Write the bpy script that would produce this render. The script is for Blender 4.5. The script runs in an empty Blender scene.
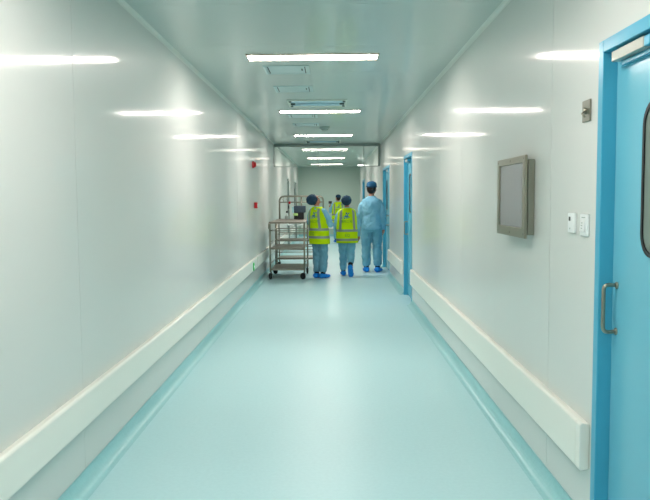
import bpy, bmesh, math, random
from mathutils import Vector, Matrix
from mathutils.bvhtree import BVHTree

# ------------------------------------------------------------------ camera, world, exposure
scene = bpy.context.scene
COL = scene.collection
random.seed(7)

cam_data = bpy.data.cameras.new('view')
cam = bpy.data.objects.new('view', cam_data)
COL.objects.link(cam)
scene.camera = cam
cam_data.sensor_fit = 'HORIZONTAL'
cam_data.sensor_width = 36.0
cam_data.lens = 36.0 * 710.0 / 650.0
cam_data.clip_start = 0.02
PITCH, YAW, ROLL = 0.0727, 0.0095, -0.007
fw = Vector((-math.sin(YAW) * math.cos(PITCH), math.cos(YAW) * math.cos(PITCH), -math.sin(PITCH)))
r0 = Vector((math.cos(YAW), math.sin(YAW), 0.0))
u0 = r0.cross(fw)
rx = r0 * math.cos(ROLL) + u0 * math.sin(ROLL)
ux = u0 * math.cos(ROLL) - r0 * math.sin(ROLL)
rot = Matrix((rx, ux, -fw)).transposed()
cam.matrix_world = Matrix.Translation((0, 0, 1.42)) @ rot.to_4x4()

world = bpy.data.worlds.new('world')
scene.world = world
world.use_nodes = True
world.node_tree.nodes['Background'].inputs[0].default_value = (0.02, 0.022, 0.022, 1)
world.node_tree.nodes['Background'].inputs[1].default_value = 1.0

scene.view_settings.view_transform = 'Standard'
scene.view_settings.look = 'None'
scene.view_settings.gamma = 1.0
scene.view_settings.use_curve_mapping = False
scene.view_settings.exposure = 0.0
scene.cycles.diffuse_bounces = 10
scene.cycles.max_bounces = 16

LAMP_STRENGTH = 53.0
LAMP_COLOR = (0.97, 0.86, 0.80, 1)

# ------------------------------------------------------------------ dimensions (metres)
XL, XR = -1.236, 1.058          # corridor walls
ZC = 2.59                       # ceiling
Y0, Y1 = -7.0, 26.5             # corridor ends
HD = 2.02                       # outer top of door frames
FRM = 0.048                     # face width of a door frame
REC = 0.048                     # recess of a door leaf

# ------------------------------------------------------------------ materials
def srgb(r, g, b):
    def c(v):
        v /= 255.0
        return v / 12.92 if v <= 0.04045 else ((v + 0.055) / 1.055) ** 2.4
    return (c(r), c(g), c(b), 1.0)

def mat(name, color, rough=0.5, metal=0.0, spec=0.5, coat=0.0, emit=None, strength=0.0, trans=0.0, ior=1.45):
    m = bpy.data.materials.new(name)
    m.use_nodes = True
    b = m.node_tree.nodes['Principled BSDF']
    b.inputs['Base Color'].default_value = color
    b.inputs['Roughness'].default_value = rough
    b.inputs['Metallic'].default_value = metal
    b.inputs['Specular IOR Level'].default_value = spec
    b.inputs['Coat Weight'].default_value = coat
    b.inputs['Coat Roughness'].default_value = 0.09
    b.inputs['Transmission Weight'].default_value = trans
    b.inputs['IOR'].default_value = ior
    if emit:
        b.inputs['Emission Color'].default_value = emit
        b.inputs['Emission Strength'].default_value = strength
    return m

def noise_bump(m, scale=(1, 1, 1), nscale=1.0, strength=0.1, dist=0.01, detail=2.0):
    nt = m.node_tree
    b = nt.nodes['Principled BSDF']
    tc = nt.nodes.new('ShaderNodeTexCoord')
    mp = nt.nodes.new('ShaderNodeMapping')
    mp.inputs['Scale'].default_value = scale
    n = nt.nodes.new('ShaderNodeTexNoise')
    n.inputs['Scale'].default_value = nscale
    n.inputs['Detail'].default_value = detail
    bp = nt.nodes.new('ShaderNodeBump')
    bp.inputs['Strength'].default_value = strength
    bp.inputs['Distance'].default_value = dist
    nt.links.new(tc.outputs['Object'], mp.inputs['Vector'])
    nt.links.new(mp.outputs['Vector'], n.inputs['Vector'])
    nt.links.new(n.outputs['Fac'], bp.inputs['Height'])
    nt.links.new(bp.outputs['Normal'], b.inputs['Normal'])
    nt.links.new(bp.outputs['Normal'], b.inputs['Coat Normal'])
    return n

def noise_color(m, c1, c2, nscale=20.0, scale=(1, 1, 1), detail=3.0):
    nt = m.node_tree
    b = nt.nodes['Principled BSDF']
    tc = nt.nodes.new('ShaderNodeTexCoord')
    mp = nt.nodes.new('ShaderNodeMapping')
    mp.inputs['Scale'].default_value = scale
    n = nt.nodes.new('ShaderNodeTexNoise')
    n.inputs['Scale'].default_value = nscale
    n.inputs['Detail'].default_value = detail
    r = nt.nodes.new('ShaderNodeValToRGB')
    r.color_ramp.elements[0].position = 0.35
    r.color_ramp.elements[1].position = 0.65
    r.color_ramp.elements[0].color = c1
    r.color_ramp.elements[1].color = c2
    nt.links.new(tc.outputs['Object'], mp.inputs['Vector'])
    nt.links.new(mp.outputs['Vector'], n.inputs['Vector'])
    nt.links.new(n.outputs['Fac'], r.inputs['Fac'])
    nt.links.new(r.outputs['Color'], b.inputs['Base Color'])

M = {}
M['wall'] = mat('painted steel wall panel', (0.66, 0.69, 0.665, 1), 0.40, spec=0.14, coat=0.42)
noise_bump(M['wall'], (1, 1.6, 0.12), 1.3, 0.16, 0.006, 1.0)
M['ceiling'] = mat('painted steel ceiling panel', (0.51, 0.585, 0.56, 1), 0.32, spec=0.25, coat=0.4)
noise_bump(M['ceiling'], (1.2, 0.25, 1), 1.5, 0.16, 0.006, 1.0)
M['floor'] = mat('pale cyan vinyl floor', srgb(160, 214, 220), 0.36, spec=0.4)
noise_color(M['floor'], (0.47, 0.725, 0.765, 1), (0.495, 0.75, 0.79, 1), 45.0, detail=6.0)
M['cove'] = mat('teal vinyl coving', srgb(128, 192, 203), 0.3)
noise_color(M['cove'], (0.30, 0.60, 0.63, 1), (0.33, 0.63, 0.66, 1), 45.0)
M['end_wall'] = mat('painted end wall', (0.47, 0.58, 0.51, 1), 0.45, spec=0.3)
M['groove'] = mat('panel joint sealant', srgb(206, 212, 208), 0.6)
M['white_trim'] = mat('white pvc trim', srgb(212, 218, 212), 0.35)
M['rail'] = mat('white pvc guard rail', srgb(236, 238, 230), 0.4)
M['blue_frame'] = mat('blue enamel frame', (0.066, 0.40, 0.58, 1), 0.28)
M['blue_leaf'] = mat('blue enamel door leaf', (0.15, 0.48, 0.61, 1), 0.22)
noise_bump(M['blue_leaf'], (1, 1, 1), 60.0, 0.05, 0.002)
M['black_rubber'] = mat('black rubber', srgb(28, 30, 32), 0.45)
M['pane'] = mat('grey door glass', srgb(112, 128, 120), 0.05, spec=0.8)
M['grey_leaf'] = mat('grey enamel door leaf', srgb(122, 140, 136), 0.3)
M['grey_frame'] = mat('grey enamel frame', srgb(150, 164, 160), 0.3)
M['steel'] = mat('brushed stainless steel', srgb(158, 156, 142), 0.34, metal=1.0)
noise_bump(M['steel'], (1, 1, 40), 30.0, 0.04, 0.001)
M['steel_plate'] = mat('satin steel plate', srgb(150, 150, 138), 0.38, metal=0.9)
M['steel_shelf'] = mat('stainless shelf', srgb(158, 152, 140), 0.38, metal=0.85)
noise_bump(M['steel_shelf'], (40, 1, 1), 30.0, 0.04, 0.001)
M['aluminium'] = mat('silver anodised aluminium', srgb(190, 194, 186), 0.4, metal=0.5)
M['dark_channel'] = mat('grey metal channel', srgb(150, 162, 156), 0.4, metal=0.3)
M['lamp'] = mat('lit diffuser', (0.9, 0.9, 0.9, 1), 0.5, emit=LAMP_COLOR, strength=LAMP_STRENGTH)
M['lamp_frame'] = mat('lamp frame', srgb(198, 182, 164), 0.5)
M['small_lamp'] = mat('small lit lens', (0.9, 0.9, 0.9, 1), 0.5, emit=(1, 0.97, 0.92, 1), strength=3.0)
M['hatch'] = mat('pale blue grey hatch', srgb(190, 210, 211), 0.35)
M['hatch_dark'] = mat('dark slot', srgb(34, 52, 52), 0.6)
M['lamp_holder'] = mat('pale enamel tray frame', srgb(208, 216, 206), 0.4)
M['clip_dark'] = mat('dark grey clip', srgb(66, 82, 78), 0.5)
M['tray'] = mat('bluish tray liner', srgb(180, 212, 226), 0.3)
M['grey_plastic'] = mat('grey plastic', srgb(164, 178, 174), 0.45)
M['red_plastic'] = mat('red plastic', srgb(186, 22, 30), 0.35)
M['white_plastic'] = mat('white plastic', srgb(232, 238, 238), 0.35)
M['black_plastic'] = mat('black plastic', srgb(22, 24, 28), 0.4)
M['green_sign'] = mat('green lit sign', srgb(40, 190, 90), 0.4, emit=srgb(40, 200, 90), strength=0.12)
M['sign_white'] = mat('white lit symbol', srgb(230, 255, 235), 0.4, emit=srgb(220, 255, 230), strength=0.3)
M['screen'] = mat('grey glossy screen', srgb(150, 150, 152), 0.12)
M['screen_mark'] = mat('pale screen print', srgb(180, 184, 182), 0.3)
M['glass'] = mat('clear glass', (0.93, 0.98, 0.95, 1), 0.0, trans=1.0, ior=1.45)
M['skin'] = mat('skin', srgb(186, 132, 108), 0.5)
noise_color(M['skin'], srgb(178, 122, 100), srgb(190, 136, 112), 14.0)
M['hair'] = mat('black hair', srgb(24, 20, 20), 0.5)
M['eye'] = mat('dark eye', srgb(30, 24, 22), 0.2)
M['lip'] = mat('lips', srgb(150, 84, 80), 0.5)
def cloth(name, c1, c2, rough=0.85):
    m = mat(name, c1, rough, spec=0.2)
    noise_color(m, c1, c2, 9.0, detail=4.0)
    return m
M['scrub_jacket'] = cloth('pale blue cotton', srgb(126, 184, 212), srgb(138, 194, 220))
M['scrub_trousers'] = cloth('blue cotton', srgb(108, 170, 196), srgb(120, 180, 204))
M['scrub_grey'] = cloth('grey blue cotton', srgb(100, 152, 174), srgb(112, 162, 184))
M['vest'] = cloth('fluorescent yellow mesh', srgb(186, 222, 2), srgb(196, 228, 8))
M['tape'] = mat('silver reflective tape', srgb(136, 146, 140), 0.4, metal=0.2)
M['logo_blue'] = mat('blue vest print', srgb(10, 110, 160), 0.7)
M['logo_green'] = mat('green vest print', srgb(60, 150, 50), 0.7)
M['cap_navy'] = cloth('navy cap cloth', srgb(40, 66, 88), srgb(48, 76, 98))
M['cap_blue'] = cloth('blue cap cloth', srgb(42, 88, 124), srgb(48, 98, 134))
M['shoe_cover'] = cloth('bright blue shoe cover film', srgb(20, 122, 212), srgb(36, 140, 226), 0.45)
M['sock'] = mat('black sock', srgb(26, 26, 30), 0.8)
M['instrument'] = mat('dark blue grey housing', srgb(52, 68, 82), 0.4)
M['lit_panel'] = mat('pale cyan panel', srgb(170, 214, 220), 0.3)
M['green_glow'] = mat('pale green plastic', srgb(170, 210, 130), 0.4)

# ------------------------------------------------------------------ mesh helpers
def B():
    return bmesh.new()

def obj(name, bm, material, parent=None, smooth=False, bevel=0.0, mods=None):
    bmesh.ops.recalc_face_normals(bm, faces=bm.faces)
    me = bpy.data.meshes.new(name)
    bm.to_mesh(me)
    bm.free()
    mats = material if isinstance(material, (list, tuple)) else [material]
    for mm in mats:
        me.materials.append(M[mm])
    if smooth:
        for p in me.polygons:
            p.use_smooth = True
    o = bpy.data.objects.new(name, me)
    COL.objects.link(o)
    if parent is not None:
        o.parent = parent
    if bevel > 0:
        md = o.modifiers.new('bevel', 'BEVEL')
        md.width = bevel
        md.segments = 2
        md.limit_method = 'ANGLE'
        md.angle_limit = math.radians(40)
    return o

def thing(name, label, cat, loc=(0, 0, 0), rz=0.0, group=None):
    o = bpy.data.objects.new(name, None)
    COL.objects.link(o)
    o.empty_display_size = 0.1
    o.location = loc
    o.rotation_euler = (0, 0, rz)
    o['label'] = label
    o['category'] = cat
    if group:
        o['group'] = group
    return o

def tag(o, label, cat, group=None):
    o['label'] = label
    o['category'] = cat
    if group:
        o['group'] = group
    return o

def struct(o):
    o['kind'] = 'structure'
    return o

def dup(root, loc, label, rz=0.0, group=None):
    r = root.copy()
    COL.objects.link(r)
    r.location = loc
    r.rotation_euler = (0, 0, rz)
    r['label'] = label
    if group:
        r['group'] = group
    for ch in list(root.children):
        c = ch.copy()
        COL.objects.link(c)
        c.parent = r
        for g in list(ch.children):
            d = g.copy()
            COL.objects.link(d)
            d.parent = c
    return r

def box(bm, x0, x1, y0, y1, z0, z1):
    v = [bm.verts.new((x, y, z)) for x in (x0, x1) for y in (y0, y1) for z in (z0, z1)]
    for f in ((0, 1, 3, 2), (4, 6, 7, 5), (0, 4, 5, 1), (2, 3, 7, 6), (0, 2, 6, 4), (1, 5, 7, 3)):
        bm.faces.new([v[i] for i in f])
    return v

def frame_axes(d):
    d = d.normalized()
    a = Vector((0, 0, 1)) if abs(d.z) < 0.9 else Vector((0, 1, 0))
    x = d.cross(a).normalized()
    y = d.cross(x).normalized()
    return x, y

def tube(bm, pts, r, seg=10, caps=True):
    """round bar through pts; r a number or one per point"""
    pts = [Vector(p) for p in pts]
    n = len(pts)
    rr = r if isinstance(r, (list, tuple)) else [r] * n
    rings = []
    px = None
    for i, p in enumerate(pts):
        if i == 0:
            d = pts[1] - pts[0]
        elif i == n - 1:
            d = pts[-1] - pts[-2]
        else:
            d = (pts[i + 1] - p).normalized() + (p - pts[i - 1]).normalized()
        d = d.normalized()
        if px is None:
            x, y = frame_axes(d)
        else:
            x = (px - d * px.dot(d)).normalized()
            y = d.cross(x).normalized()
        px = x
        rings.append([bm.verts.new(p + (x * math.cos(2 * math.pi * k / seg) + y * math.sin(2 * math.pi * k / seg)) * rr[i]) for k in range(seg)])
    for a, b in zip(rings, rings[1:]):
        for k in range(seg):
            bm.faces.new((a[k], a[(k + 1) % seg], b[(k + 1) % seg], b[k]))
    if caps:
        bm.faces.new(rings[0][::-1])
        bm.faces.new(rings[-1])

def fillet(pts, r, n=5):
    """round the corners of a polyline"""
    pts = [Vector(p) for p in pts]
    out = [pts[0]]
    for a, b, c in zip(pts, pts[1:], pts[2:]):
        d1, d2 = (a - b), (c - b)
        k = min(r, d1.length * 0.49, d2.length * 0.49)
        s, e = b + d1.normalized() * k, b + d2.normalized() * k
        for i in range(n + 1):
            t = i / n
            out.append(s * (1 - t) ** 2 + b * 2 * t * (1 - t) + e * t * t)
    out.append(pts[-1])
    return out

def lathe(bm, prof, seg=24, mtx=Matrix.Identity(4)):
    """revolve (radius, height) about local z"""
    rings = []
    for r, z in prof:
        if r < 1e-6:
            rings.append([bm.verts.new(mtx @ Vector((0, 0, z)))])
        else:
            rings.append([bm.verts.new(mtx @ Vector((r * math.cos(2 * math.pi * k / seg), r * math.sin(2 * math.pi * k / seg), z))) for k in range(seg)])
    for a, b in zip(rings, rings[1:]):
        for k in range(seg):
            k2 = (k + 1) % seg
            if len(a) == 1 and len(b) == 1:
                continue
            if len(a) == 1:
                bm.faces.new((a[0], b[k], b[k2]))
            elif len(b) == 1:
                bm.faces.new((a[k], a[k2], b[0]))
            else:
                bm.faces.new((a[k], a[k2], b[k2], b[k]))
    for rg, flip in ((rings[0], True), (rings[-1], False)):
        if len(rg) > 2:
            bm.faces.new(rg[::-1] if flip else rg)

def rrect(w, h, r, n=6):
    """outline of a rounded rectangle centred at 0"""
    out = []
    for cx, cy, a0 in ((w / 2 - r, h / 2 - r, 0), (-w / 2 + r, h / 2 - r, 90), (-w / 2 + r, -h / 2 + r, 180), (w / 2 - r, -h / 2 + r, 270)):
        for i in range(n + 1):
            a = math.radians(a0 + 90 * i / n)
            out.append((cx + r * math.cos(a), cy + r * math.sin(a)))
    return out

def plate(bm, outline, f, t0, t1, hole=None):
    """prism of a 2D outline; f(u, v, t) gives the 3D point; hole = a second outline with the same count"""
    a = [bm.verts.new(f(u, v, t0)) for u, v in outline]
    b = [bm.verts.new(f(u, v, t1)) for u, v in outline]
    n = len(a)
    for k in range(n):
        bm.faces.new((a[k], a[(k + 1) % n], b[(k + 1) % n], b[k]))
    if hole is None:
        bm.faces.new(a[::-1])
        bm.faces.new(b)
    else:
        c = [bm.verts.new(f(u, v, t0)) for u, v in hole]
        d = [bm.verts.new(f(u, v, t1)) for u, v in hole]
        for k in range(n):
            k2 = (k + 1) % n
            bm.faces.new((c[k], d[k], d[k2], c[k2]))
            bm.faces.new((a[k], c[k], c[k2], a[k2]))
            bm.faces.new((b[k], b[k2], d[k2], d[k]))

def ellipsoid(bm, c, r, mtx=None, seg=16, rings=10):
    m = Matrix.Translation(Vector(c)) @ Matrix.Diagonal((r[0], r[1], r[2], 1))
    if mtx is not None:
        m = mtx @ m
    bmesh.ops.create_uvsphere(bm, u_segments=seg, v_segments=rings, radius=1.0, matrix=m)

# ------------------------------------------------------------------ room shell
bm = B()
box(bm, XL - 0.3, XR + 0.4, Y0 - 0.2, Y1 + 0.2, -0.10, 0.0)
struct(obj('floor', bm, 'floor'))

SEAM = 1.18
def seams(a, b, start=3.45):
    k0 = math.ceil((a - start) / SEAM)
    out = [a]
    y = start + k0 * SEAM
    while y < b - 0.02:
        if y > a + 0.02:
            out.append(y)
        y += SEAM
    return out + [b]

def wall_side(name, X, s, openings):
    """panelled wall at x = X whose face looks to -s; openings are (y0, y1, z1)"""
    cuts = sorted(openings)
    spans, y = [], Y0
    for a, b, z in cuts:
        spans.append((y, a, 0.0))
        spans.append((a, b, z))
        y = b
    spans.append((y, Y1, 0.0))
    bm = B()
    bs = B()
    for a, b, z0 in spans:
        xs = sorted((X + s * 0.005, X + s * 0.06))
        box(bs, xs[0], xs[1], a, b, z0, ZC)
        ys = seams(a, b)
        for p, q in zip(ys, ys[1:]):
            g = 0.0009
            t = [random.uniform(-0.0006, 0.0006) for _ in range(2)]
            pa, pb = (p + g if p > a else p), (q - g if q < b else q)
            fr = [bm.verts.new((X + s * (0.0008 + t[0]), pa, z0)), bm.verts.new((X + s * (0.0008 + t[1]), pb, z0)),
                  bm.verts.new((X + s * (0.0008 + t[1]), pb, ZC)), bm.verts.new((X + s * (0.0008 + t[0]), pa, ZC))]
            bk = [bm.verts.new((X + s * 0.006, v.co.y, v.co.z)) for v in fr]
            bm.faces.new(fr)
            for k in range(4):
                bm.faces.new((fr[k], bk[k], bk[(k + 1) % 4], fr[(k + 1) % 4]))
    o = struct(obj(name, bm, 'wall'))
    obj('wall_core', bs, 'groove', o)
    return o

DOORS_R = [(1.81, 2.842), (9.352, 10.384), (13.0, 14.6), (22.5, 24.1)]
DOORS_L = [(19.9, 20.9), (23.6, 25.2)]
wall_side('wall_left', XL, -1, [(a, b, HD) for a, b in DOORS_L])
wall_side('wall_right', XR, 1, [(a, b, HD) for a, b in DOORS_R])
for nm, ya, yb in (('wall_far', Y1, Y1 + 0.06), ('wall_near', Y0 - 0.06, Y0)):
    bm = B()
    box(bm, XL - 0.06, XR + 0.06, ya, yb, 0, ZC)
    struct(obj(nm, bm, 'end_wall'))

# ceiling: panels across the corridor with fine joints
bm = B()
ys = seams(Y0, Y1, 3.2)
for p, q in zip(ys, ys[1:]):
    box(bm, XL - 0.06, XR + 0.06, p + 0.001, q - 0.001, ZC, ZC + 0.05)
oc = struct(obj('ceiling', bm, 'ceiling'))
bm = B()
box(bm, XL - 0.06, XR + 0.06, Y0, Y1, ZC + 0.004, ZC + 0.07)
obj('ceiling_core', bm, 'groove', oc)

def strip(bm, prof, ya, yb):
    """extrude an x-z profile from ya to yb"""
    a = [bm.verts.new((x, ya, z)) for x, z in prof]
    b = [bm.verts.new((x, yb, z)) for x, z in prof]
    n = len(a)
    for k in range(n):
        bm.faces.new((a[k], a[(k + 1) % n], b[(k + 1) % n], b[k]))
    bm.faces.new(a[::-1])
    bm.faces.new(b)

def cove_prof(X, s, R, z, up=1):
    """concave quarter round between wall x = X (face to -s) and floor / ceiling z"""
    pr = [(X, z)]
    cx, cz = X - s * R, z + up * R
    for i in range(9):
        a = math.radians(90 * i / 8)
        pr.append((cx + s * R * math.sin(a) * 1.0, cz - up * R * math.cos(a)))
    pr.append((X, z + up * R + 0.0))
    return pr

def minus(spans, a, b):
    y = a
    out = []
    for p, q in sorted(spans):
        if p > y:
            out.append((y, min(p, b)))
        y = max(y, q)
    if y < b:
        out.append((y, b))
    return out

for side, X, s, ops in (('left', XL, -1, DOORS_L), ('right', XR, 1, DOORS_R)):
    for a, b in minus(ops, Y0, Y1):
        bm = B()
        pr = cove_prof(X, s, 0.07, 0.0)
        pr = pr[:-1] + [(X - s * 0.003, 0.082), (X, 0.082)]
        strip(bm, pr, a, b)
        struct(obj('baseboard_' + side, bm, 'cove', smooth=False))
    bm = B()
    strip(bm, cove_prof(X, s, 0.025, ZC, -1), Y0, Y1)
    struct(obj('trim_1' if side == 'left' else 'trim_2', bm, 'white_trim'))
bm = B()
box(bm, XL, XR, Y1 - 0.012, Y1, 0, 0.08)
struct(obj('baseboard_far', bm, 'cove'))
bm = B()
box(bm, XL + 0.07, XR - 0.07, 22.2, 22.26, 0, 0.003)
struct(obj('trim_3', bm, 'grey_frame'))

# ------------------------------------------------------------------ doors
def door(name, X, s, a, b, leafm, framem, double=False, detail=True, inner=False):
    """closed door with frame between y = a and b, set REC back behind wall face x = X (face to -s); hinges at the near end"""
    root = bpy.data.objects.new(name, None)
    COL.objects.link(root)
    root['kind'] = 'structure'
    def xs(d0, d1):
        return sorted((X + s * d0, X + s * d1))
    bm = B()
    F = FRM
    x0, x1 = xs(-0.006, 0.10)
    box(bm, x0, x1, b - F, b, 0, HD)
    box(bm, x0, x1, a, a + F, 0, HD)
    box(bm, x0, x1, a + F, b - F, HD - F, HD)
    obj('door_frame', bm, framem, root, bevel=0.003)
    mids = [(a + F + 0.003, b - F - 0.003)]
    if double:
        c = a + (b - a) * 0.5
        mids = [(a + F + 0.003, c - 0.002), (c + 0.002, b - F - 0.003)]
    for i, (p, q) in enumerate(mids):
        bm = B()
        l0, l1 = xs(REC, REC + 0.045)
        box(bm, l0, l1, p, q, 0.008, HD - F - 0.003)
        leaf = obj('door_leaf', bm, leafm, root, bevel=0.002)
        leaf_q = q
        # vision panel, 0.24 m in from the lock side
        far = (not double) or i == 0
        w, h = (0.40, 0.545) if not double else (0.24, 0.60)
        yc = (q - 0.25 - w / 2) if far else (p + 0.24 + w / 2)
        zc = 1.478
        f = lambda u, v, t, yc=yc, zc=zc: Vector((X + s * t, yc + u, zc + v))
        if detail:
            bm = B()
            plate(bm, rrect(w, h, 0.085), f, REC - 0.006, REC + 0.004, rrect(w - 0.03, h - 0.03, 0.072))
            obj('window_gasket', bm, 'black_rubber', leaf)
            bm = B()
            plate(bm, rrect(w - 0.028, h - 0.028, 0.072), f, REC - 0.001, REC + 0.006)
            obj('window_pane', bm, 'pane', leaf)
        # pull handle
        yh = (q - 0.045) if far else (p + 0.045)
        if inner:
            continue
        bm = B()
        tube(bm, fillet([(X + s * REC, yh, 0.895), (X + s * (REC - 0.052), yh, 0.89), (X + s * (REC - 0.052), yh, 1.08), (X + s * REC, yh, 1.075)], 0.035, 6), 0.0078, 12)
        for z in (0.895, 1.075):
            lathe(bm, [(0.0, 0), (0.014, 0), (0.014, 0.005), (0.009, 0.008), (0.0, 0.008)], 16,
                  Matrix.Translation((X + s * REC, yh, z)) @ Matrix.Rotation(-s * math.pi / 2, 4, 'Y'))
        obj('handle', bm, 'steel', leaf, smooth=True)
        if i == 0:
            # closer body high on the leaf with its arm
            bm = B()
            y2, y1c = q - 0.055, q - 0.33
            c0, c1 = xs(REC - 0.046, REC)
            box(bm, c0, c1, y1c, y2, 1.925, 1.963)
            cl = obj('door_closer', bm, 'aluminium', leaf, bevel=0.003)
            bm = B()
            k0, k1 = xs(REC - 0.044, REC - 0.002)
            box(bm, k0, k1, y1c - 0.045, y1c, 1.927, 1.961)
            obj('closer_cap', bm, framem, leaf, bevel=0.003)
            bm = B()
            e0, e1 = xs(REC - 0.022, REC - 0.004)
            box(bm, e0, e1, q - 0.36, q - 0.10, 1.908, 1.922)
            lathe(bm, [(0.0, 0), (0.009, 0), (0.009, 0.02), (0.0, 0.02)], 12, Matrix.Translation((X + s * (REC - 0.013), q - 0.09, 1.906)))
            obj('closer_arm', bm, framem, leaf)
    return root

door('door_1', XR, 1, *DOORS_R[0], 'blue_leaf', 'blue_frame')
door('door_2', XR, 1, *DOORS_R[1], 'blue_leaf', 'blue_frame')
door('door_3', XR, 1, *DOORS_R[2], 'blue_leaf', 'blue_frame', double=True)
door('door_4', XR, 1, *DOORS_R[3], 'blue_leaf', 'blue_frame', double=True)
door('door_5', XL, -1, *DOORS_L[0], 'grey_leaf', 'grey_frame')
door('door_6', XL, -1, *DOORS_L[1], 'grey_leaf', 'grey_frame', double=True)

# ------------------------------------------------------------------ guard rails
RZ0, RZ1, RT = 0.285, 0.490, 0.042
def rail(X, s, a, b, label):
    RZ0 = 0.316 if s < 0 else 0.287
    """wide flat bumper rail with rounded edges and end caps, on wall x = X"""
    t = thing('guard_rail', label, 'guard rail', (X, (a + b) / 2, RZ0), 0, 'white guard rails along the corridor')
    h = RZ1 - RZ0
    pr = [(0, 0.006)]
    for cz, a0 in ((0.014, 180), (h - 0.014, 90)):
        for i in range(5):
            g = math.radians(a0 - 0 + (90 * i / 4 if a0 == 180 else 90 * (4 - i) / 4 - 0))
            if a0 == 180:
                g = math.radians(270 - 90 * i / 4)
                pr.append((-(RT - 0.014) + 0.014 * math.cos(g), cz + 0.014 * math.sin(g)))
            else:
                g = math.radians(180 - 90 * i / 4)
                pr.append((-(RT - 0.014) + 0.014 * math.cos(g), cz + 0.014 * math.sin(g)))
    pr.append((0, h - 0.006))
    pr = [(x * s, z) for x, z in pr]
    L = (b - a) / 2
    bm = B()
    strip(bm, pr, -L + 0.05, L - 0.05)
    obj('rail_cover', bm, 'rail', t)
    for e in (-1, 1):
        bm = B()
        ya, yb = sorted((e * (L - 0.0495), e * L))
        strip(bm, [(x * 1.02, (z - h / 2) * 1.01 + h / 2) for x, z in pr], ya, yb)
        obj('end_cap', bm, 'rail', t, bevel=0.006)
    return t

rail(XL, -1, -1.5, 11.35, 'long white guard rail running along the whole near left wall')
rail(XL, -1, 11.42, 19.7, 'white guard rail on left wall passing behind the steel trolleys')
rail(XL, -1, 21.05, 23.45, 'short white guard rail between the two grey doors')
rail(XR, 1, 2.872, 9.20, 'long white guard rail under the wall monitor, between two blue doors')
rail(XR, 1, 10.50, 12.88, 'short white guard rail between second and third blue doors on right wall')
rail(XR, 1, 14.75, 22.3, 'white guard rail on right wall beyond the man in pale blue scrubs')
t = thing('guard_rail', 'white guard rail across the far end wall', 'guard rail', (XL + 0.1, Y1, RZ0), 0, 'white guard rails along the corridor')
bm = B()
box(bm, 0, XR - XL - 0.2, -RT, 0, 0, RZ1 - RZ0)
obj('rail_cover', bm, 'rail', t, bevel=0.01)

# ------------------------------------------------------------------ ceiling fittings
LX0, LX1 = -0.69, 0.395
def ceiling_light(y, label, group='ceiling light panels'):
    w = (LX1 - LX0) / 2
    t = thing('ceiling_light', label, 'ceiling light', ((LX0 + LX1) / 2, y, ZC), 0, group)
    bm = B()
    plate(bm, [(-w, -0.115), (w, -0.115), (w, 0.115), (-w, 0.115)], lambda u, v, q: Vector((u, v, q)), -0.012, -0.0005,
          [(-w + 0.012, -0.103), (w - 0.012, -0.103), (w - 0.012, 0.103), (-w + 0.012, 0.103)])
    obj('lamp_frame', bm, 'lamp_frame', t)
    bm = B()
    box(bm, -w + 0.0122, w - 0.0122, -0.1028, 0.1028, -0.009, -0.001)
    obj('diffuser', bm, 'lamp', t)
    return t
L0 = ceiling_light(5.965, 'bright white ceiling light panel before the first pair of ceiling hatches')
for y, lab in ((9.65, 'white ceiling light panel right behind the nearer recessed lamp tray'),
               (13.30, 'white ceiling light panel between the grey dome and the glass smoke curtain'),
               (17.0, 'first white ceiling light panel beyond the glass smoke curtain'),
               (20.7, 'second white ceiling light panel beyond the glass smoke curtain'),
               (24.45, 'white ceiling light panel closest to the far end wall')):
    dup(L0, ((LX0 + LX1) / 2, y, ZC), lab)
for y, lab in ((2.34, 'white ceiling light panel above the nearest blue door'),
               (-1.34, 'white ceiling light panel above the near end of the guard rail'),
               (-5.02, 'white ceiling light panel beside the near end wall')):
    dup(L0, ((LX0 + LX1) / 2, y, ZC), lab)

def hatch(x, y, label):
    t = thing('ceiling_hatch', label, 'ceiling hatch', (x, y, ZC), 0, 'square ceiling access hatches')
    f = lambda u, v, q: Vector((u, v, q))
    bm = B()
    sq = lambda a: [(-a, -a), (a, -a), (a, a), (-a, a)]
    plate(bm, sq(0.205), f, -0.007, -0.0005, sq(0.185))
    obj('hatch_frame', bm, 'hatch', t, bevel=0.001)
    bm = B()
    box(bm, -0.183, 0.183, -0.183, 0.183, -0.005, -0.0006)
    p = obj('hatch_panel', bm, 'hatch', t)
    for e in (-1, 1):
        bm = B()
        box(bm, e * 0.165 - 0.004, e * 0.165 + 0.004, -0.16, 0.16, -0.0062, -0.0045)
        obj('slot', bm, 'hatch_dark', p)
    bm = B()
    box(bm, 0.13, 0.143, -0.07, 0.03, -0.0062, -0.0045)
    obj('latch', bm, 'hatch_dark', p)
    return t
h0 = hatch(-0.395, 6.56, 'square ceiling hatch right behind the nearest visible ceiling light')
dup(h0, (-0.395, 7.70, ZC), 'square ceiling hatch just before the nearer recessed lamp tray')
dup(h0, (-0.395, 10.20, ZC), 'square ceiling hatch right behind the second ceiling light')
dup(h0, (-0.395, 11.40, ZC), 'square ceiling hatch beside the grey dome')

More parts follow.
